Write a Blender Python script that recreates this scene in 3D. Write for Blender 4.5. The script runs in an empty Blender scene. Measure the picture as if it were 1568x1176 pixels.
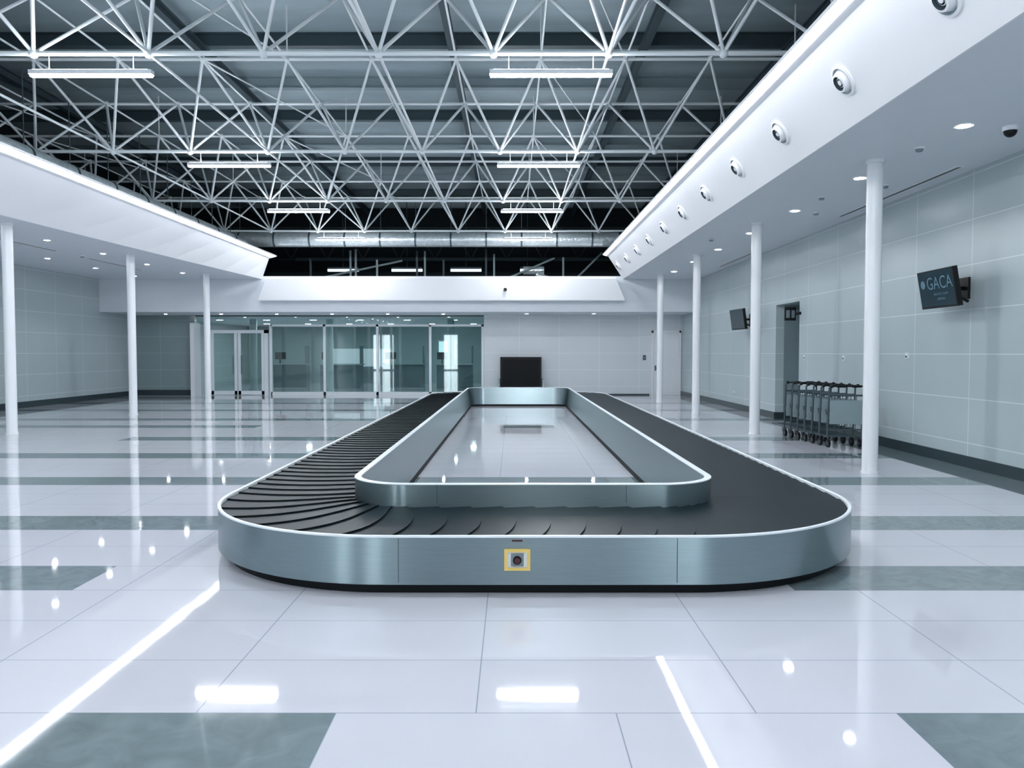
import bpy, math, random
from mathutils import Vector
random.seed(4)
sc = bpy.context.scene
sc.view_settings.view_transform = 'Standard'

# ---------------------------------------------------------------- materials
def lin(c):
    r = []
    for v in c:
        v = v/255.0
        r.append(v/12.92 if v <= 0.04045 else ((v+0.055)/1.055)**2.4)
    return (r[0], r[1], r[2], 1.0)

def base_mat(name):
    m = bpy.data.materials.new(name); m.use_nodes = True
    return m, m.node_tree.nodes, m.node_tree.links, m.node_tree.nodes['Principled BSDF']

def mat(name, col, rough=0.5, metal=0.0, var=0.06, nscale=3.0, bump=0.0, bscale=40.0, emis=0.0, stretch=None, aniso=0.0, ecol=None, spec=0.5):
    m, N, L, B = base_mat(name)
    tc = N.new('ShaderNodeTexCoord')
    mp = N.new('ShaderNodeMapping')
    if stretch: mp.inputs['Scale'].default_value = stretch
    L.new(tc.outputs['Object'], mp.inputs['Vector'])
    nz = N.new('ShaderNodeTexNoise'); nz.inputs['Scale'].default_value = nscale; nz.inputs['Detail'].default_value = 4
    L.new(mp.outputs['Vector'], nz.inputs['Vector'])
    rp = N.new('ShaderNodeMix'); rp.data_type = 'RGBA'
    c = lin(col)
    rp.inputs[6].default_value = tuple(x*(1-var) for x in c[:3])+(1,)
    rp.inputs[7].default_value = tuple(min(1, x*(1+var)) for x in c[:3])+(1,)
    L.new(nz.outputs['Fac'], rp.inputs[0]); L.new(rp.outputs[2], B.inputs['Base Color'])
    B.inputs['Roughness'].default_value = rough; B.inputs['Metallic'].default_value = metal
    B.inputs['Specular IOR Level'].default_value = spec
    if aniso: B.inputs['Anisotropic'].default_value = aniso; B.inputs['Anisotropic Rotation'].default_value = 0.25
    if bump:
        n2 = N.new('ShaderNodeTexNoise'); n2.inputs['Scale'].default_value = bscale
        L.new(mp.outputs['Vector'], n2.inputs['Vector'])
        b = N.new('ShaderNodeBump'); b.inputs['Strength'].default_value = bump; b.inputs['Distance'].default_value = 0.02
        L.new(n2.outputs['Fac'], b.inputs['Height']); L.new(b.outputs['Normal'], B.inputs['Normal'])
    if emis:
        B.inputs['Emission Color'].default_value = lin(ecol or col); B.inputs['Emission Strength'].default_value = emis
    return m

def joint_mask(N, L, src, period, width, offset=0.0):
    a = N.new('ShaderNodeMath'); a.operation = 'SUBTRACT'; L.new(src, a.inputs[0])
    a.inputs[1].default_value = offset - width/2
    b = N.new('ShaderNodeMath'); b.operation = 'DIVIDE'; L.new(a.outputs[0], b.inputs[0]); b.inputs[1].default_value = period
    c = N.new('ShaderNodeMath'); c.operation = 'FRACT'; L.new(b.outputs[0], c.inputs[0])
    d = N.new('ShaderNodeMath'); d.operation = 'LESS_THAN'; L.new(c.outputs[0], d.inputs[0]); d.inputs[1].default_value = width/period
    return d.outputs[0]

def tiled(name, col, jcol, axis_u, pu, ou, axis_v, pv, ov, w, rough, var=0.04, wv=None, nscale=1.5, shift=None, vein=None, spec=0.5, bump=0.05):
    m, N, L, B = base_mat(name)
    tc = N.new('ShaderNodeTexCoord'); sp = N.new('ShaderNodeSeparateXYZ'); L.new(tc.outputs['Object'], sp.inputs[0])
    u = sp.outputs[axis_u]
    if shift is not None:
        lt = N.new('ShaderNodeMath'); lt.operation = 'LESS_THAN'; L.new(sp.outputs['Y'], lt.inputs[0]); lt.inputs[1].default_value = shift[0]
        ml = N.new('ShaderNodeMath'); ml.operation = 'MULTIPLY_ADD'; L.new(lt.outputs[0], ml.inputs[0]); ml.inputs[1].default_value = shift[1]
        L.new(u, ml.inputs[2]); u = ml.outputs[0]
    m1 = joint_mask(N, L, u, pu, w, ou)
    m2 = joint_mask(N, L, sp.outputs[axis_v], pv, wv or w, ov)
    mx = N.new('ShaderNodeMath'); mx.operation = 'MAXIMUM'; L.new(m1, mx.inputs[0]); L.new(m2, mx.inputs[1])
    nz = N.new('ShaderNodeTexNoise'); nz.inputs['Scale'].default_value = nscale; nz.inputs['Detail'].default_value = 6
    if vein: nz.inputs['Distortion'].default_value = vein
    L.new(tc.outputs['Object'], nz.inputs['Vector'])
    rp = N.new('ShaderNodeMix'); rp.data_type = 'RGBA'; c = lin(col)
    rp.inputs[6].default_value = tuple(x*(1-var) for x in c[:3])+(1,)
    rp.inputs[7].default_value = tuple(min(1, x*(1+var)) for x in c[:3])+(1,)
    L.new(nz.outputs['Fac'], rp.inputs[0])
    mj = N.new('ShaderNodeMix'); mj.data_type = 'RGBA'
    L.new(mx.outputs[0], mj.inputs[0]); L.new(rp.outputs[2], mj.inputs[6]); mj.inputs[7].default_value = lin(jcol)
    L.new(mj.outputs[2], B.inputs['Base Color']); B.inputs['Roughness'].default_value = rough
    B.inputs['Specular IOR Level'].default_value = spec
    n2 = N.new('ShaderNodeTexNoise'); n2.inputs['Scale'].default_value = 1.3
    L.new(tc.outputs['Object'], n2.inputs['Vector'])
    b = N.new('ShaderNodeBump'); b.inputs['Strength'].default_value = bump; b.inputs['Distance'].default_value = 0.02
    L.new(n2.outputs['Fac'], b.inputs['Height']); L.new(b.outputs['Normal'], B.inputs['Normal'])
    return m

M_floor = tiled('polished_white_tile', (203, 205, 213), (150, 160, 172), 'X', 1.245, -0.163, 'Y', 0.6, 3.42, 0.006, 0.035, 0.03, shift=(3.42, 0.6225), spec=1.0, bump=0.04)
M_floord = tiled('polished_grey_tile', (116, 131, 135), (98, 112, 118), 'X', 1.245, -0.163, 'Y', 0.6, 3.42, 0.006, 0.05, 0.35, nscale=5, shift=(3.42, 0.6225), vein=1.5, spec=0.8, bump=0.04)
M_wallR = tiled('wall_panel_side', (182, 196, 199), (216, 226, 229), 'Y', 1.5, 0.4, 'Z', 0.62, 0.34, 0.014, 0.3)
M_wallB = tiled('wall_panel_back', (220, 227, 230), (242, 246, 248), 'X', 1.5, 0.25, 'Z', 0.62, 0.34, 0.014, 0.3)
M_wallshade = tiled('shaded_side_panel', (140, 158, 160), (165, 182, 184), 'X', 1.5, 0.25, 'Z', 0.62, 0.34, 0.014, 0.2)  # wall tile in shadow, the shade put into its darker colour
M_soffit = mat('soffit_paint', (220, 226, 232), 0.7, var=0.02)
M_white = mat('white_gloss_paint', (243, 245, 248), 0.4, var=0.01)
M_col = mat('column_white_enamel', (238, 242, 245), 0.25, var=0.02)
M_base = mat('baseboard_dark', (44, 60, 65), 0.3)
M_dark = mat('dark_upper_wall', (10, 26, 33), 0.8)
M_black = mat('black_rubber', (8, 14, 18), 0.5, spec=0.2)
M_belt = mat('belt_rubber', (17, 32, 37), 0.42, var=0.15, nscale=6, spec=0.09)
M_steel = mat('brushed_steel', (140, 156, 160), 0.28, 1.0, var=0.10, nscale=6, stretch=(1, 1, 30), bump=0.02, bscale=30, aniso=0.85)
M_seam = mat('panel_seam', (70, 84, 90), 0.5, 0.5)
M_truss = mat('truss_white_steel', (222, 230, 233), 0.45, var=0.04)
M_deck = mat('roof_deck', (152, 170, 176), 0.7, var=0.28, nscale=0.35, bump=0.3, bscale=3, stretch=(1, 6, 1))
M_beam = mat('roof_beam_grey', (52, 70, 77), 0.6)
M_beaml = mat('roof_beam_light', (130, 147, 153), 0.6)
M_foil = mat('foil_duct', (215, 225, 230), 0.3, 0.6, var=0.3, nscale=8, bump=1.0, bscale=9)
M_led = mat('fixture_diffuser', (240, 248, 255), 0.5, emis=290.0, ecol=(243, 246, 252), var=0)
M_upglow = mat('fixture_uplight', (240, 248, 255), 0.5, emis=60.0, ecol=(243, 246, 252), var=0)  # glow added on the pendant tops to lift the roof
M_cove = mat('cove_led_strip', (240, 248, 255), 0.5, emis=13.0, ecol=(243, 246, 252), var=0)
M_dl = mat('downlight_lens', (240, 248, 255), 0.5, emis=85.0, ecol=(243, 246, 252), var=0)
M_dlint = mat('interior_panel_lamp', (240, 248, 255), 0.5, emis=150.0, ecol=(236, 246, 248), var=0)
M_farled = mat('far_lamp_lens', (220, 235, 245), 0.5, emis=1.2, var=0)
M_alu = mat('white_aluminium', (228, 235, 239), 0.35, 0.0, var=0.02)
M_screen = mat('screen_dark', (24, 42, 52), 0.15, emis=0.10, ecol=(40, 76, 92))
M_screentext = mat('screen_text', (84, 118, 134), 0.4, emis=0.06, ecol=(110, 150, 170))
M_blackp = mat('black_plastic', (7, 11, 14), 0.4, spec=0.3)
M_yellow = mat('yellow_plastic', (226, 196, 110), 0.4)
M_red = mat('mushroom_button', (70, 34, 38), 0.35)
M_grey = mat('grey_plastic', (120, 132, 138), 0.4)
M_jamb = mat('recess_paint', (128, 146, 150), 0.5)
M_frost = mat('interior_wall', (158, 178, 180), 0.6)
M_rear = mat('rear_wall_paint', (84, 104, 110), 0.6)
M_int = mat('interior_counter', (70, 92, 98), 0.4)
M_window = mat('interior_window_glow', (190, 225, 230), 0.5, emis=1.2, var=0)
M_rearglow = mat('rear_window_daylight', (225, 235, 240), 0.5, emis=11.0, var=0)  # glow of the added panels behind the camera
M_galv = mat('trolley_steel', (96, 110, 116), 0.35, 0.8)
M_panelt = mat('trolley_sign_panel', (140, 158, 162), 0.4)

def glass():
    m = bpy.data.materials.new('partition_glass'); m.use_nodes = True
    N = m.node_tree.nodes; L = m.node_tree.links
    for n in list(N): N.remove(n)
    o = N.new('ShaderNodeOutputMaterial'); t = N.new('ShaderNodeBsdfTransparent'); g = N.new('ShaderNodeBsdfGlossy')
    t.inputs[0].default_value = lin((206, 228, 226)); g.inputs['Roughness'].default_value = 0.02
    g.inputs[0].default_value = (0.85, 0.95, 0.95, 1)
    f = N.new('ShaderNodeFresnel'); f.inputs[0].default_value = 1.5
    mx = N.new('ShaderNodeMixShader'); ad = N.new('ShaderNodeMath'); ad.operation = 'ADD'; ad.inputs[1].default_value = 0.05
    L.new(f.outputs[0], ad.inputs[0]); L.new(ad.outputs[0], mx.inputs[0])
    L.new(t.outputs[0], mx.inputs[1]); L.new(g.outputs[0], mx.inputs[2]); L.new(mx.outputs[0], o.inputs[0])
    return m
M_glass = glass()

# ---------------------------------------------------------------- mesh builder
class MB:
    def __init__(s): s.v=[]; s.f=[]; s.m=[]; s.sm=[]; s.mats=[]
    def mi(s, m):
        if m not in s.mats: s.mats.append(m)
        return s.mats.index(m)
    def face(s, pts, m, smooth=False):
        i=len(s.v); s.v+= [tuple(p) for p in pts]; s.f.append(tuple(range(i,i+len(pts)))); s.m.append(s.mi(m)); s.sm.append(smooth)
    def mesh(s, vs, fs, m, smooth=False):
        i=len(s.v); s.v+=[tuple(p) for p in vs]; k=s.mi(m)
        for f in fs: s.f.append(tuple(i+a for a in f)); s.m.append(k); s.sm.append(smooth)
    def box(s, lo, hi, m, bev=0.0):
        x0,y0,z0=lo; x1,y1,z1=hi
        vs=[(x0,y0,z0),(x1,y0,z0),(x1,y1,z0),(x0,y1,z0),(x0,y0,z1),(x1,y0,z1),(x1,y1,z1),(x0,y1,z1)]
        s.mesh(vs,[(0,3,2,1),(4,5,6,7),(0,1,5,4),(1,2,6,5),(2,3,7,6),(3,0,4,7)],m)
    def tube(s, p, q, r, m, n=8, r2=None, caps=True):
        p=Vector(p); q=Vector(q); d=(q-p)
        if d.length<1e-6: return
        d.normalize(); a=Vector((0,0,1)) if abs(d.z)<0.9 else Vector((1,0,0))
        u=d.cross(a).normalized(); w=d.cross(u).normalized(); r2=r if r2 is None else r2
        vs=[]
        for k in range(n):
            t=2*math.pi*k/n; o=u*math.cos(t)+w*math.sin(t); vs.append(p+o*r)
        for k in range(n):
            t=2*math.pi*k/n; o=u*math.cos(t)+w*math.sin(t); vs.append(q+o*r2)
        s.mesh(vs,[(k,k+n,(k+1)%n+n,(k+1)%n) for k in range(n)],m,True)
        if caps:
            s.face(vs[:n],m); s.face(list(reversed(vs[n:])),m)
    def ball(s, c, r, m, nu=8, nv=5, sz=1.0):
        vs=[]; fs=[]
        for j in range(nv+1):
            ph=math.pi*j/nv
            for i in range(nu):
                th=2*math.pi*i/nu
                vs.append((c[0]+r*math.sin(ph)*math.cos(th),c[1]+r*math.sin(ph)*math.sin(th),c[2]+r*sz*math.cos(ph)))
        for j in range(nv):
            for i in range(nu):
                a=j*nu+i;b=j*nu+(i+1)%nu; fs.append((a,a+nu,b+nu,b))
        s.mesh(vs,fs,m,True)
    def loft(s, secs, m, closed=True, caps=True):
        n=len(secs[0]); vs=[p for sec in secs for p in sec]; fs=[]
        for j in range(len(secs)-1):
            for i in range(n if closed else n-1):
                a=j*n+i;b=j*n+(i+1)%n; fs.append((a,b,b+n,a+n))
        s.mesh(vs,fs,m)
        if caps: s.face(list(reversed(secs[0])),m); s.face(secs[-1],m)
    def obj(s, name, parent=None, loc=None, rot=None):
        me=bpy.data.meshes.new(name); me.from_pydata(s.v,[],s.f)
        for m in s.mats: me.materials.append(m)
        me.polygons.foreach_set('material_index',s.m); me.polygons.foreach_set('use_smooth',s.sm); me.update()
        o=bpy.data.objects.new(name,me); sc.collection.objects.link(o)
        if parent: o.parent=parent
        if loc: o.location=loc
        if rot: o.rotation_euler=rot
        return o
def empty(name, loc=(0,0,0), rot=(0,0,0)):
    e=bpy.data.objects.new(name,None); sc.collection.objects.link(e); e.location=loc; e.rotation_euler=rot; return e

XR=6.35; XL=-14.2; YB=29.5; ZS=4.12; YK=27.0; Y0=-12.0; YF=42.0; ZR=8.0

# ---------------------------------------------------------------- floor
y=3.42
while y>Y0: y-=0.6
y+=0.6
ys=[Y0]
while y<YF: ys.append(round(y,3)); y+=0.6
ys.append(YF)
dark={2.82:[(-2.03,-0.787),(1.705,5.44)],
      5.22:[(-20,-2.97),(1.9,20)],
      7.02:[(-20,20)],
      9.42:[(-20,20)],
      11.82:[(-9.6,-2.5),(2.6,20)],
      14.22:[(-7.2,-3.0),(3.3,20)],
      16.62:[(-20,-5.5),(-0.2,0.9)],
      18.42:[(-20,-3.3),(2.8,20)],
      21.42:[(-20,-2.9),(3.3,20)],
      24.42:[(-20,20)],
      27.42:[(-20,20)], 33.42:[(-20,20)]}
B=MB()
for a,b in zip(ys[:-1],ys[1:]):
    iv=[]
    for k,v in dark.items():
        if abs(k-a)<0.05: iv=v
    extra = [(5.75,20)] if 7<a<13.5 else []
    cuts={XL-0.2,XR+1.2}
    for p,q in iv+extra:
        for c in (p,q):
            if XL<c<XR: cuts.add(c)
    cuts=sorted(cuts)
    for p,q in zip(cuts[:-1],cuts[1:]):
        mid=(p+q)/2
        d=any(u<mid<w for u,w in iv+extra)
        B.face([(p,a,0),(q,a,0),(q,b,0),(p,b,0)],M_floord if d else M_floor)
B.box((XL-0.2,Y0,-0.3),(XR+1.2,YF,-0.005),M_floor)
B.obj('floor')

# ---------------------------------------------------------------- walls
B=MB()
ry0,ry1,rz=17.4,18.95,2.74
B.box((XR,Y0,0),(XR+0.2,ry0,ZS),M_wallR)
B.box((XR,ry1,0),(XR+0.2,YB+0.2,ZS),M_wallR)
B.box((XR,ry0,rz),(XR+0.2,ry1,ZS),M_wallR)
B.box((XR+0.2,ry1,0),(XR+1.0,ry1+0.1,rz),M_jamb)
B.box((XR+0.2,ry0-0.1,0),(XR+1.0,ry0,rz),M_jamb)
B.box((XR+1.0,ry0-0.1,0),(XR+1.1,ry1+0.1,rz),M_jamb)
B.box((XR+0.2,ry0-0.1,rz),(XR+1.1,ry1+0.1,rz+0.1),M_jamb)
B.box((XR,Y0,ZS),(XR+0.2,YF-7,ZR),M_dark)
B.obj('wall_right')
B=MB()
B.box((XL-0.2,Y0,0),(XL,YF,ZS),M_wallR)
B.box((XL-0.2,Y0,ZS),(XL,YF-7,ZR),M_dark)
B.obj('wall_left')
B=MB()
B.box((-1.08,YB,0),(XR,YB+0.2,3.0),M_wallB)
B.obj('wall_back_right')
B=MB()
B.box((XL,YB,0),(-11.95,YB+0.2,3.0),M_wallshade)
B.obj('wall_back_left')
B=MB(); B.box((XL,35,3.2),(XR,35.2,ZR),M_dark); B.obj('wall_upper_back')
B=MB(); B.box((XL,Y0-0.2,0),(XR,Y0,4.2),M_rear); B.box((XL,Y0-0.2,4.2),(XR,Y0,ZR),M_dark); B.obj('wall_front')
for k,(xa,xb) in enumerate(((-12.6,-10.8),(-6.2,-5.0),(5.0,6.1))):  # unseen glowing panels, added to give the steel bright bands
    B=MB(); B.box((xa,Y0,0.1),(xb,Y0+.02,3.2),M_rearglow)
    for x in (xa-.04,(xa+xb)/2-.02,xb): B.box((x,Y0,0),(x+.04,Y0+.05,3.25),M_alu)
    B.box((xa,Y0,3.2),(xb,Y0+.05,3.25),M_alu); B.box((xa,Y0,0),(xb,Y0+.05,.1),M_alu); B.obj('window_%d'%(k+3))
B=MB()
B.box((XL,YK,3.0),(XR,YK+0.15,ZS+0.1),M_soffit)
B.box((XL,YK+0.15,3.0),(XR,YF,3.12),M_soffit)
B.obj('ceiling_low_back')
B=MB(); B.box((XL,YF,0),(XR,YF+0.2,3.0),M_frost); B.obj('wall_interior_back')
B=MB(); B.box((-1.08,YB+0.2,0),(-0.9,YF,3.0),M_frost); B.obj('wall_interior_right')

# baseboards
B=MB(); B.box((XR-0.02,Y0,0),(XR,ry0,0.16),M_base); B.box((XR-0.02,ry1,0),(XR,YB,0.16),M_base)
B.box((XR+0.0,ry1-0.02,0),(XR+1.0,ry1,0.16),M_base); B.obj('baseboard_right')
B=MB(); B.box((XL,Y0,0),(XL+0.02,YB,0.18),M_base); B.obj('baseboard_left')
B=MB(); B.box((-1.08,YB-0.02,0),(5.15,YB,0.05),M_base); B.box((XL+0.02,YB-0.02,0),(-11.95,YB,0.2),M_base); B.obj('baseboard_back')

# ---------------------------------------------------------------- side soffits
B=MB(); B.box((3.80,Y0,ZS),(XR,YK,ZS+0.08),M_soffit); B.obj('ceiling_soffit_right')
def lx(yy):
    return -9.6 if yy<=6 else -9.6+1.0*((yy-6)/21.0)**1.6
stations=[Y0,0,6]+[6+1.5*k for k in range(1,15)]
B=MB()
B.loft([[(XL,yy,ZS),(lx(yy)-0.02,yy,ZS),(lx(yy)-0.02,yy,ZS+0.08),(XL,yy,ZS+0.08)] for yy in stations],M_soffit)
B.obj('ceiling_soffit_left')
B=MB()
secs=[]
for yy in (Y0,27.0):
    secs.append([(3.80,yy,ZS),(3.78,yy,ZS),(3.28,yy,4.88),(3.08,yy,4.94),(3.08,yy,4.98),(3.36,yy,4.98),(3.88,yy,ZS+0.08),(3.80,yy,ZS+0.08)])
B.loft(secs,M_white)
B.face([(3.09,Y0,4.933),(3.19,Y0,4.903),(3.19,26.9,4.903),(3.09,26.9,4.933)],M_cove)
B.obj('trim_fascia_right')
B=MB(); secs=[]
for yy in stations:
    x=lx(yy); secs.append([(x-0.02,yy,ZS),(x,yy,ZS),(-8.35,yy,4.82),(-8.08,yy,4.89),(-8.08,yy,4.93),(-8.45,yy,4.93),(x-0.1,yy,ZS+0.08),(x-0.02,yy,ZS+0.08)])
B.loft(secs,M_white)
B.face([(-8.09,Y0,4.882),(-8.25,Y0,4.841),(-8.25,26.9,4.841),(-8.09,26.9,4.882)],M_cove)
B.obj('trim_fascia_left')
B=MB()
secs=[]
for xb,xt in ((-8.62,-8.28),(3.80,3.46)):
    secs.append([(xb,26.6,3.38),(xb,26.62,3.36),(xb,YK,3.36),(xt,YK,4.12),(xt,26.42,4.12),(xt,26.38,4.08)])
B.loft(secs,M_white); B.obj('trim_fascia_back')

# ---------------------------------------------------------------- columns
def column(x,yy,r=0.1):
    B=MB(); B.tube((x,yy,0),(x,yy,ZS),r,M_col,28,caps=False)
    B.tube((x,yy,0),(x,yy,0.03),r+0.012,M_col,28); B.tube((x,yy,ZS-0.05),(x,yy,ZS),r+0.02,M_col,28)
    B.obj('support_column')
for yy in (-9.6,-4.6,0.4,5.4,10.38,15.36,20.3,25.3): column(4.75,yy)
for yy in (-9.6,-4.6,0.4,5.4,10.38,15.36,20.3,25.3): column(-9.85,yy)

# ---------------------------------------------------------------- roof + space frame
B=MB(); B.box((XL-0.2,Y0,ZR),(XR+0.2,35.2,ZR+0.1),M_deck)
B.obj('roof_deck')
B=MB()
yy=6.0; k=0
while yy<35:
    m=M_beaml if k%2 else M_beam
    B.box((XL,yy-0.09,ZR-0.02),(XR,yy+0.09,ZR),m); B.box((XL,yy-0.015,ZR-0.25),(XR,yy+0.015,ZR-0.02),m); B.box((XL,yy-0.09,ZR-0.27),(XR,yy+0.09,ZR-0.25),m)
    yy+=2.5; k+=1
for xx in (-11,-6.2,-1.2,2.6,5.5):
    B.box((xx-0.07,Y0,ZR-0.45),(xx+0.07,35,ZR-0.43),M_beam); B.box((xx-0.02,Y0,ZR-0.43),(xx+0.02,35,ZR-0.29),M_beam); B.box((xx-0.07,Y0,ZR-0.29),(xx+0.07,35,ZR-0.27),M_beam)
B.obj('roof_beams')

B=MB(); ZBt=5.5; ZTt=6.8
rows=[5.4,10.38,15.36,20.3,25.3]
xn=[-1.75+1.5*k for k in range(-8,6)]
for r0 in rows:
    B.tube((XL,r0,ZBt),(XR,r0,ZBt),0.034,M_truss,8)
    for s in (-1.25,1.25):
        B.tube((XL,r0+s,ZTt),(XR,r0+s,ZTt),0.030,M_truss,8)
    for i,x in enumerate(xn):
        B.ball((x,r0,ZBt),0.065,M_truss)
        for s in (-1.25,1.25):
            B.tube((x,r0,ZBt),(x+0.75,r0+s,ZTt),0.026,M_truss,6,caps=False)
            B.tube((x,r0,ZBt),(x-0.75,r0+s,ZTt),0.026,M_truss,6,caps=False)
            B.ball((x+0.75,r0+s,ZTt),0.06,M_truss)
        B.tube((x+0.75,r0-1.25,ZTt),(x+0.75,r0+1.25,ZTt),0.02,M_truss,6,caps=False)
        if i%3==0: B.tube((x+0.75,r0-1.25,ZTt),(x+0.75,r0-1.25,ZR-0.25),0.015,M_truss,6,caps=False)
for a,b in zip(rows[:-1],rows[1:]):
    for i,x in enumerate(xn):
        B.tube((x+0.75,a+1.25,ZTt),(x+0.75,b-1.25,ZTt),0.02,M_truss,6,caps=False)
        if i%2==0:
            B.tube((x,a,ZBt),(x,b,ZBt),0.022,M_truss,6,caps=False)
        if i%4==1: B.tube((x+0.75,a-1.25,ZTt),(x+2.25,b-1.25,ZTt),0.016,M_truss,6,caps=False)
B.obj('space_frame_truss')

# hanging light fixtures
def fixture(x,yy,z=5.22):
    B=MB()
    B.box((x-0.8,yy-0.05,z+0.005),(x+0.8,yy+0.05,z+0.06),M_alu)
    B.box((x-0.79,yy-0.03,z-0.02),(x+0.79,yy+0.03,z+0.005),M_led)
    B.box((x-0.75,yy-0.04,z+0.06),(x+0.75,yy+0.04,z+0.065),M_upglow)  # added glowing strip, aimed up to brighten the deck
    for s in (-0.55,0.55):
        B.tube((x+s,yy,z+0.06),(x+s,yy,ZBt-0.036),0.006,M_alu,6)
    B.obj('linear_pendant_light')
for yy in (-9.6,-4.6,0.4,5.4,10.38,15.36,20.3,25.3):
    fixture(0.5,yy); fixture(-5.5,yy)

# foil ducts
B=MB(); B.tube((-9.6,26.9,5.45),(3.6,26.9,5.45),0.25,M_foil,20)
x=-9.3
while x<3.6:
    B.tube((x-0.03,26.9,5.45),(x+0.03,26.9,5.45),0.262,M_galv,20); B.tube((x,26.9,5.45),(x,26.9,6.8),0.012,M_galv,6); x+=1.2
B.obj('foil_duct')
B=MB(); B.tube((-8.95,8,5.2),(-8.95,26,5.2),0.2,M_foil,18)
yy=8.5
while yy<26:
    B.tube((-8.95,yy-.03,5.2),(-8.95,yy+.03,5.2),0.212,M_beam,18); B.tube((-8.95,yy,5.2),(-8.95,yy,6.8),0.012,M_galv,6); yy+=1.5
B.obj('foil_duct')
# pipes / trays / hangers beyond the bulkhead
B=MB()
B.tube((-8.6,30.5,4.45),(3.9,30.5,4.45),.05,M_beam,8); B.tube((-8.6,31.2,5.3),(3.9,31.2,5.3),.07,M_beam,8)
B.tube((-8.0,30.0,4.3),(-4.2,30.0,5.1),.04,M_beaml,8); B.tube((-.5,30.0,4.3),(1.6,30.0,5.2),.04,M_beaml,8); B.tube((2.2,30,4.2),(3.4,30,5.4),.04,M_beaml,8)
B.tube((.4,30.2,4.75),(1.2,30.2,4.75),.16,M_foil,14); B.tube((.9,30.2,4.6),(1.5,30.2,4.35),.12,M_foil,14)
for x in (-7.6,-6.1,-5.9,-5.1,-3.6,-3.3,-2.6,-1.0,-.7,1.9): 
    B.box((x-0.035,29.6,3.13),(x+0.035,29.66,5.2+0.3*math.sin(x*5)),M_beaml if int(x*10)%2 else M_beam)
B.obj('service_pipes')
B=MB(); r0=32.9
B.tube((XL+.3,r0,5.5),(XR-.3,r0,5.5),.03,M_beam,6); B.tube((XL+.3,r0,6.8),(XR-.3,r0,6.8),.03,M_beam,6)
for x in xn[1:-1]:
    B.tube((x,r0,5.5),(x+.75,r0,6.8),.022,M_beam,6); B.tube((x,r0,5.5),(x-.75,r0,6.8),.022,M_beam,6)
B.obj('rear_truss')
for x,w in ((-6.9,1.25),(-4.3,1.25),(-1.9,1.25),(0.6,0.6)):
    B=MB(); B.box((x-w/2,32,4.9),(x+w/2,32.12,5.0),M_farled); B.box((x-w/2,32,5.0),(x+w/2,32.12,5.08),M_beam)
    B.tube((x,32.06,5.08),(x,32.06,ZR-0.0),0.02,M_beam,6); B.obj('service_lamp')

# ---------------------------------------------------------------- downlights etc.
def downlight(x,yy,z=ZS,r=0.075,m=None):
    B=MB(); B.tube((x,yy,z-0.012),(x,yy,z),r+0.03,M_white,24); B.tube((x,yy,z-0.016),(x,yy,z-0.010),r,m or M_dl,24)
    B.obj('recessed_downlight')
yy=-9.4
while yy<26.5:
    downlight(5.0,yy); yy+=2.6
yy=-8.8
while yy<26.5:
    downlight(-10.4,yy,r=.06); downlight(-12.4,yy+1.0,r=.06); yy+=2.4
for x in (-12.5,-10.5,-8.5,-6.5,-4.5,-2.5): downlight(x,28.3,3.0,0.05); downlight(x,33.5,3.0,0.13,M_dlint); downlight(x+0.6,38,3.0,0.13,M_dlint)
for x in (0.5,2.9,5.3): downlight(x,28.1,3.0,0.055)  # extra lamps added to brighten the right part of the back wall
# jet nozzles on right fascia
nrm=Vector((-0.835,0,-0.55)).normalized()
def nozzle(yy):
    c=Vector((3.53,yy,4.50)); B=MB()
    d=nrm; u=Vector((0,1,0)); w=d.cross(u).normalized(); n=28
    def ringpts(r,h): return [c+d*h+(u*math.cos(2*math.pi*k/n)+w*math.sin(2*math.pi*k/n))*r for k in range(n)]
    def band(r1,h1,r2,h2,m):
        a=ringpts(r1,h1); b=ringpts(r2,h2); B.mesh(a+b,[(k,(k+1)%n,(k+1)%n+n,k+n) for k in range(n)],m,True)
    band(0.175,-0.01,0.175,0.02,M_white); band(0.175,0.02,0.15,0.03,M_white); band(0.15,0.03,0.13,0.005,M_beaml)
    band(0.13,0.005,0.10,0.07,M_white); band(0.10,0.07,0.08,0.075,M_white); band(0.08,0.075,0.07,0.01,M_beam)
    B.face(ringpts(0.07,0.02),M_dark)
    B.tube(c+d*0.02,c+d*0.06,0.03,M_white,16)
    band(0.055,0.05,0.045,0.055,M_white)
    B.obj('jet_nozzle_diffuser')
yy=6.5
while yy<26.5: nozzle(yy); yy+=1.97
# slot diffusers, dome camera, detectors
for x,a,b in ((6.05,10.7,14.6),(6.05,19.5,23.0),(-11.3,17,19.5),(-13.2,17,19.5),(-11.3,21,24)):
    B=MB(); B.box((x-0.06,a,ZS-0.010),(x+0.06,b,ZS-.001),M_white); B.box((x-0.025,a+.03,ZS-0.014),(x+0.025,b-.03,ZS-0.008),M_base); B.obj('slot_diffuser')
def dome(x,yy):
    B=MB(); B.tube((x,yy,ZS-0.05),(x,yy,ZS),0.085,M_white,24); B.ball((x,yy,ZS-0.05),0.07,M_blackp,20,10); B.obj('ceiling_dome_camera')
dome(5.55,8.85)
def smoke(x,yy,z=ZS):
    B=MB(); B.tube((x,yy,z-0.02),(x,yy,z),0.06,M_white,20); B.tube((x,yy,z-0.05),(x,yy,z-0.02),0.035,M_beaml,20,r2=0.05); B.obj('smoke_detector')
for x,yy in ((5.0,9.75),(5.0,12.8),(5.45,14.2),(4.4,17.5),(-11.2,20.5),(-11.0,16.5),(5.6,11.9)): smoke(x,yy)
B=MB(); B.tube((-0.25,26.48,3.72),(-0.25,26.43,3.72),0.06,M_blackp,20); B.tube((-0.25,26.52,3.72),(-0.25,26.47,3.72),0.08,M_white,20); B.obj('wall_camera')

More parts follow.
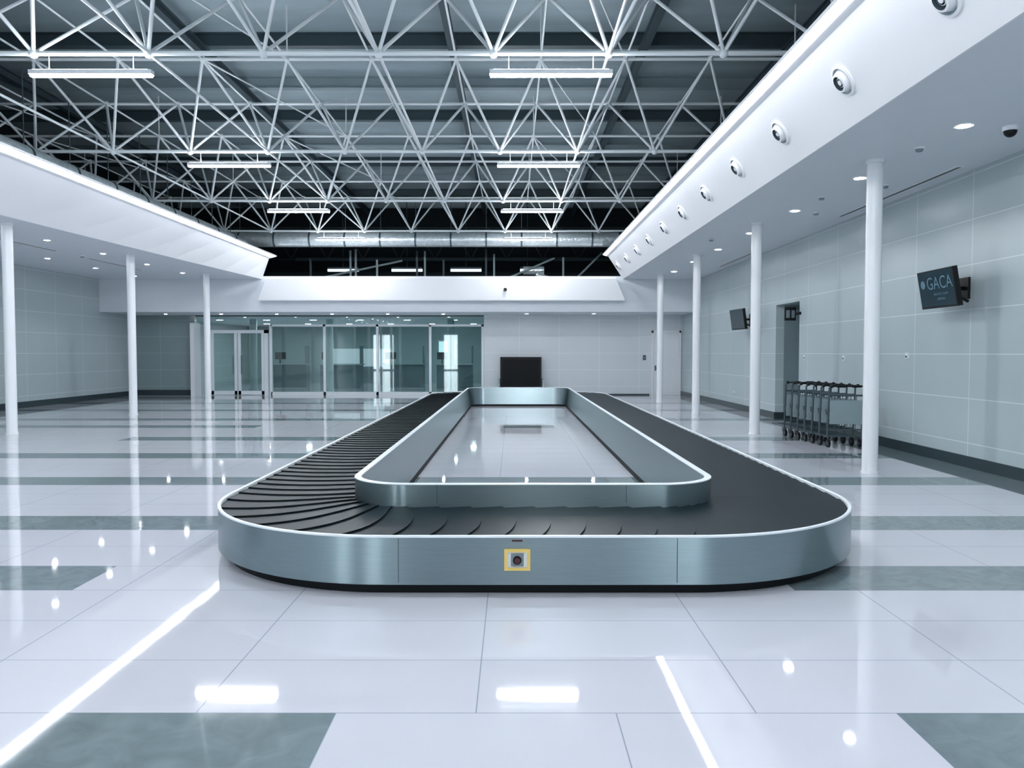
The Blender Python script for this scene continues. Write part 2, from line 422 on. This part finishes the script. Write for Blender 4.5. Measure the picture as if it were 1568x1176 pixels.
# ---------------------------------------------------------------- carousel
CX=0.17; HX=1.01; YA=6.67; YZ=23.0; RO=1.58; RI=0.50
def make_frame(rm):
    segs=[]; la=math.pi/2*rm
    segs=[('l',(-HX,YA),(HX,YA),(0,-1),2*HX),('a',(HX,YA),-90,0,la),('l',(HX,YA),(HX,YZ),(1,0),YZ-YA),('a',(HX,YZ),0,90,la),
          ('l',(HX,YZ),(-HX,YZ),(0,1),2*HX),('a',(-HX,YZ),90,180,la),('l',(-HX,YZ),(-HX,YA),(-1,0),YZ-YA),('a',(-HX,YA),180,270,la)]
    P=sum(s[4] for s in segs)
    def fr(s):
        s%=P
        for g in segs:
            if s<=g[4]:
                t=s/g[4]
                if g[0]=='l': return (g[1][0]+(g[2][0]-g[1][0])*t, g[1][1]+(g[2][1]-g[1][1])*t),g[3]
                a=math.radians(g[2]+(g[3]-g[2])*t); return g[1],(math.cos(a),math.sin(a))
            s-=g[4]
        return segs[0][1],segs[0][3]
    return fr,P,segs
fr,P,segs=make_frame(1.03)
def pt(s,r,z):
    c,n=fr(s); return (CX+c[0]+n[0]*r,c[1]+n[1]*r,z)
ss=[]; acc=0
for g in segs:
    n=24 if g[0]=='a' else (2 if g[4]<3 else 10)
    for k in range(n): ss.append(acc+g[4]*k/n)
    acc+=g[4]
def sweep(B,prof,m):
    for (r1,z1),(r2,z2) in zip(prof[:-1],prof[1:]):
        n=len(ss); vs=[pt(s,r1,z1) for s in ss]+[pt(s,r2,z2) for s in ss]
        B.mesh(vs,[(k,(k+1)%n,(k+1)%n+n,k+n) for k in range(n)],m,True)
car=empty('baggage_carousel')
B=MB(); sweep(B,[(RO-.08,0),(RO-.08,0.10)],M_black); B.obj('kick_plinth',car)
B=MB(); sweep(B,[(RO-.09,0.074),(RO-.003,0.074),(RO,0.078),(RO,0.387)],M_steel)
sweep(B,[(RO,0.387),(RO+.003,0.389),(RO+.003,0.398),(RO,0.402),(RO-.02,0.402),(RO-.025,0.398),(RO-.025,0.36)],M_alu)  # white lip colour stands in for the highlight along the rim
B.obj('outer_panel',car)
B=MB(); sweep(B,[(RI,0.36),(RI,0.55)],M_steel)
sweep(B,[(RI,0.55),(RI+.005,0.556),(RI,0.562),(RI-.05,0.562),(RI-.055,0.556),(RI-.05,0.55)],M_alu)
sweep(B,[(RI-.05,0.55),(RI-.11,0.06)],M_steel); sweep(B,[(RI-.11,0.06),(RI-.12,0.0)],M_black)
B.obj('inner_rim',car)
# belt
B=MB(); n=int(P/0.25); pitch=P/n; NT=12; NSUB=3
for k in range(n):
    rows_=[]
    for j in range(NSUB+1):
        row=[]
        for i in range(NT+1):
            t=i/NT; r=RI+t*(RO-.025-RI); cres=0.11*(1-(2*t-1)**2)
            s=k*pitch+pitch*j/NSUB+cres
            row.append(pt(s,r,0.370+0.013*j/NSUB))
        rows_.append(row)
    vs=[p for r_ in rows_ for p in r_]; w=NT+1
    B.mesh(vs,[(j*w+i,j*w+i+1,(j+1)*w+i+1,(j+1)*w+i) for j in range(NSUB) for i in range(NT)],M_belt,True)
    top=rows_[-1]; bot=[(p[0],p[1],0.368) for p in top]
    B.mesh(top+bot,[(i,i+1,i+1+w,i+w) for i in range(NT)],M_black)
B.obj('slat_belt',car)
# seams
YFR=YA-RO
B=MB()
for x in (-0.75,1.08):
    B.box((x-0.002,YFR-.003,0.09),(x+0.002,YFR+.01,0.385),M_seam)
for yy in (8.9,11.3,13.7,16.1,18.5,20.9):
    for sx in (-1,1):
        X=CX+sx*(HX+RO); B.box((X-0.003,yy-0.003,0.09),(X+0.003,yy+0.003,0.385),M_seam)
for x in (-0.6,0.9): B.box((x-0.002,YA-RI-.003,0.41),(x+0.002,YA-RI+.01,0.55),M_seam)
B.obj('panel_seams',car)
# emergency stop
B=MB(); x,z=0.03,0.245; yf=YFR
for lo,hi in (((x-.085,z-.07),(x+.085,z-.052)),((x-.085,z+.052),(x+.085,z+.07)),((x-.085,z-.052),(x-.063,z+.052)),((x+.063,z-.052),(x+.085,z+.052))):
    B.box((lo[0],yf-0.02,lo[1]),(hi[0],yf,hi[1]),M_yellow)
B.box((x-.063,yf-.008,z-.052),(x+.063,yf,z+.052),M_alu)
B.box((x-.042,yf-.018,z-.042),(x+.042,yf-.008,z+.042),M_grey)
B.tube((x,yf-.018,z),(x,yf-.03,z),.028,M_blackp,20); B.tube((x,yf-.03,z),(x,yf-.045,z),.018,M_red,20)
B.box((x-.035,yf-.004,z+.118),(x+.035,yf,z+.130),M_red)
B.obj('emergency_stop',car)

# ---------------------------------------------------------------- baggage hatch (far, at back wall)
B=MB(); x0,x1=-0.42,1.03; yh=YB-.025
B.box((x0,yh-.35,0.3),(x1,yh,1.40),M_blackp); B.box((x0+.05,yh-.36,0.36),(x1-.05,yh-.35,1.35),M_black)
B.box((x0-.04,yh-.37,0.3),(x0,yh,1.44),M_blackp); B.box((x1,yh-.37,0.3),(x1+.04,yh,1.44),M_blackp); B.box((x0-.04,yh-.37,1.40),(x1+.04,yh,1.44),M_blackp)
B.box((x0-.45,yh-1.0,0.0),(x1+.45,yh,0.3),M_steel)
B.box((x0-.12,yh-.75,0.3),(x0-.06,yh-.05,0.62),M_steel); B.box((x1+.06,yh-.75,0.3),(x1+.12,yh-.05,0.62),M_steel)
B.obj('baggage_feed_hatch')

# ---------------------------------------------------------------- door at back right
B=MB(); a,b=5.22,6.32; zt=2.42; yd=YB
B.box((a,yd-.04,0),(a+.07,yd,zt),M_white); B.box((b-.07,yd-.04,0),(b,yd,zt),M_white); B.box((a,yd-.04,zt-.07),(b,yd,zt),M_white)
B.box((a+.08,yd-.015,0.005),(b-.08,yd,zt-.08),M_col)
B.tube((a+.15,yd-.015,1.02),(a+.15,yd-.06,1.02),.012,M_galv,10); B.tube((a+.15,yd-.06,1.02),(a+.27,yd-.06,1.02),.011,M_galv,10)
B.box((a+.12,yd-.02,.92),(a+.18,yd-.015,1.12),M_galv)
B.obj('door_1')
B=MB(); B.box((4.9,YB-.04,1.33),(5.0,YB,1.5),M_blackp); B.box((4.915,YB-.045,1.36),(4.985,YB-.04,1.47),M_grey); B.obj('access_reader')

# ---------------------------------------------------------------- glass partition
B=MB(); yg=YB
post=[-9.1,-7.08,-5.09,-3.1,-1.13]
for p in post: B.box((p-.045,yg-.02,0),(p+.045,yg+.1,2.66),M_alu)
B.box((-9.1,yg-.02,2.58),(-1.09,yg+.1,2.66),M_alu); B.box((-9.1,yg-.02,0),(-1.09,yg+.1,0.12),M_alu)
B.box((-11.9,yg-.02,2.96),(-1.09,yg+.1,3.0),M_base)
for p,q in zip(post[:-1],post[1:]): B.face([(p+.045,yg+.04,.12),(q-.045,yg+.04,.12),(q-.045,yg+.04,2.58),(p+.045,yg+.04,2.58)],M_glass)
B.face([(-11.9,yg+.04,2.66),(-1.09,yg+.04,2.66),(-1.09,yg+.04,2.96),(-11.9,yg+.04,2.96)],M_glass)
B.obj('window_1')
B=MB()
for p in (-11.43,-9.27): B.box((p-.07,yg-.04,0),(p+.07,yg+.1,2.45),M_alu)
B.box((-11.5,yg-.04,2.33),(-9.2,yg+.1,2.45),M_alu)
for p in (-10.42,-10.28,-11.3,-9.4): B.box((p-.05,yg-.02,0.02),(p+.05,yg+.06,2.33),M_alu)
B.box((-11.36,yg-.02,0.02),(-9.34,yg+.06,.16),M_alu)
B.face([(-11.25,yg+.02,.16),(-10.47,yg+.02,.16),(-10.47,yg+.02,2.33),(-11.25,yg+.02,2.33)],M_glass)
B.face([(-10.23,yg+.02,.16),(-9.45,yg+.02,.16),(-9.45,yg+.02,2.33),(-10.23,yg+.02,2.33)],M_glass)
B.tube((-10.5,yg-.06,.8),(-10.5,yg-.06,1.5),.015,M_galv,8); B.tube((-10.2,yg-.06,.8),(-10.2,yg-.06,1.5),.015,M_galv,8)
B.obj('door_2')
B=MB(); B.box((-11.93,yg-.5,0),(-11.78,yg+.1,2.7),M_col); B.obj('trim_door_pier')

# interior things
def counter(x,yy,w):
    B=MB(); B.box((x,yy,0),(x+w,yy+.7,1.05),M_int); B.box((x-.05,yy-.1,1.05),(x+w+.05,yy+.8,1.1),M_beaml)
    B.box((x+.2,yy+.3,1.1),(x+.25,yy+.34,1.35),M_blackp); B.box((x+.0,yy+.28,1.3),(x+.5,yy+.32,1.62),M_blackp)
    B.box((x+w-.03,yy,1.1),(x+w,yy+.7,1.9),M_int)
    B.obj('inspection_counter')
counter(-8.6,35,1.8); counter(-5.9,36,1.8); counter(-3.4,35,1.6); counter(-11,36,1.5)
for x in (-10.9,-7.7,-2.6):
    B=MB(); B.tube((x,33.0,0),(x,33.0,3.0),.15,M_frost,20); B.tube((x,33,0),(x,33,.1),.18,M_frost,20); B.obj('interior_column')
B=MB(); B.box((-3.95,YF-.03,1.35),(-3.05,YF,2.2),M_window); B.box((-4.02,YF-.05,1.28),(-2.98,YF-.03,1.35),M_alu);B.box((-4.02,YF-.05,2.2),(-2.98,YF-.03,2.27),M_alu); B.obj('window_2')
B=MB(); 
B.box((-9.5,40.0,0.9),(-6.2,40.1,1.8),M_soffit); B.tube((-9.3,40.05,0),(-9.3,40.05,.9),.03,M_galv,8); B.tube((-6.4,40.05,0),(-6.4,40.05,.9),.03,M_galv,8); B.obj('queue_screen')

# ---------------------------------------------------------------- wall monitors
def tv(loc,rz,tilt,text):
    e=empty('wall_monitor',loc,(0,0,rz))
    B=MB(); w,h=0.98,0.54
    B.box((-w/2,-.03,-h/2),(w/2,.04,h/2),M_blackp)
    B.face([(-w/2+.02,-.031,-h/2+.03),(w/2-.02,-.031,-h/2+.03),(w/2-.02,-.031,h/2-.02),(-w/2+.02,-.031,h/2-.02)],M_screen)
    B.box((-.25,.04,-.18),(.25,.08,.18),M_blackp)
    o=B.obj('display',e,rot=(tilt,0,0))
    B=MB(); B.tube((0.3,.06,-.1),(0.3,.25,-0.2),.02,M_blackp,10); B.tube((0.0,.06,0),(0.0,.36,0),.03,M_blackp,10); B.box((-.12,.34,-.15),(.12,.37,.15),M_blackp)
    B.obj('bracket',e)
    if text:
        for s,z,t in ((0.25,0.0,'GACA'),(0.05,-.09,'BAGGAGE CLAIM'),(0.05,-.16,'ARRIVALS')):
            c=bpy.data.curves.new('caption','FONT'); c.body=t; c.size=s; c.align_x='CENTER'; c.extrude=0.001
            c.materials.append(M_screentext); to=bpy.data.objects.new('caption',c); sc.collection.objects.link(to)
            to.parent=o; to.location=(0.1,-.034,z); to.rotation_euler=(math.radians(90),0,0)
        B=MB(); B.tube((-.36,-.032,.08),(-.36,-.035,.08),.06,M_screentext,20); B.obj('emblem',o)
tv((5.98,11.05,2.50),math.radians(-92),math.radians(10),True)
tv((5.97,20.8,2.48),math.radians(-86),math.radians(8),False)

# exit sign in recess
B=MB(); B.box((XR-.25,17.62,2.32),(XR+.0,17.66,2.62),M_blackp); B.box((XR-.22,17.615,2.38),(XR-.14,17.62,2.55),M_grey); B.box((XR-.10,17.615,2.38),(XR-.03,17.62,2.55),M_grey)
B.box((XR-.02,17.3,2.44),(XR,17.62,2.5),M_blackp); B.obj('recess_sign')
# wall sockets
for yy,z in ((12.6,1.55),(15.0,1.5),(17.0,1.5),(22.4,0.45)):
    B=MB(); B.box((XR-.03,yy-.04,z-.05),(XR,yy+.04,z+.05),M_alu); B.box((XR-.035,yy-.02,z-.03),(XR-.03,yy+.02,z+.0),M_beam); B.obj('wall_socket')

# ---------------------------------------------------------------- baggage trolleys
def trolley_mesh():
    B=MB(); T=lambda p,q,r=.016,m=M_galv:B.tube(p,q,r,m,8)
    w=.29
    for s in (-1,1):
        T((s*w,-.35,.18),(s*.2,.5,.18)); T((s*w,-.35,.18),(s*w,-.42,1.0)); T((s*w,-.42,1.0),(s*w,-.52,1.04))
        T((s*.26,-.35,.62),(s*.22,-.08,.62)); T((s*.26,-.36,.45),(s*.22,-.08,.62),.009)
    T((-w,-.52,1.04),(w,-.52,1.04),.012,M_blackp); T((-.2,-.52,1.04),(-.05,-.52,1.04),.022,M_blackp); T((.05,-.52,1.04),(.2,-.52,1.04),.022,M_blackp)
    for s in (-1,1): B.ball((s*w,-.52,1.04),.03,M_blackp,10,6)
    for y_ in (-.3,-.1,.1,.3,.48): T((-.25,y_,.18),(.25,y_,.18),.01)
    T((-w,-.36,.3),(w,-.36,.3)); T((-w,-.39,.88),(w,-.39,.88)); T((-.22,-.08,.62),(.22,-.08,.62))
    for x in (-.18,-.09,0,.09,.18): T((x,-.36,.3),(x,-.39,.88),.006)
    B.box((-.275,-.425,.40),(.275,-.405,.80),M_panelt)
    for x,y_ in ((-.27,-.35),(.27,-.35),(0,.48)):
        T((x,y_,.18),(x,y_,.1),.012); B.tube((x-.018,y_,.07),(x+.018,y_,.07),.07,M_blackp,18)
        B.tube((x-.02,y_,.07),(x+.02,y_,.07),.03,M_galv,12)
    return B
TB=trolley_mesh()
first=TB.obj('baggage_trolley',loc=(5.60,13.55,0))
for k in range(1,7):
    o=bpy.data.objects.new('baggage_trolley',first.data); sc.collection.objects.link(o)
    o.location=(5.60-0.02*k,13.55+.29*k,0)

# ---------------------------------------------------------------- world
w=bpy.data.worlds.new('world'); sc.world=w; w.use_nodes=True
bg=w.node_tree.nodes['Background']; bg.inputs[0].default_value=lin((215,225,238)); bg.inputs[1].default_value=0.3

# ---------------------------------------------------------------- camera
cam=bpy.data.cameras.new('camera'); cam.sensor_width=36; cam.lens=27.55; cam.clip_end=200
co=bpy.data.objects.new('camera',cam); sc.collection.objects.link(co)
co.location=(0,0,1.6); co.rotation_euler=(math.radians(90-2.29),0,math.radians(0.05)); sc.camera=co
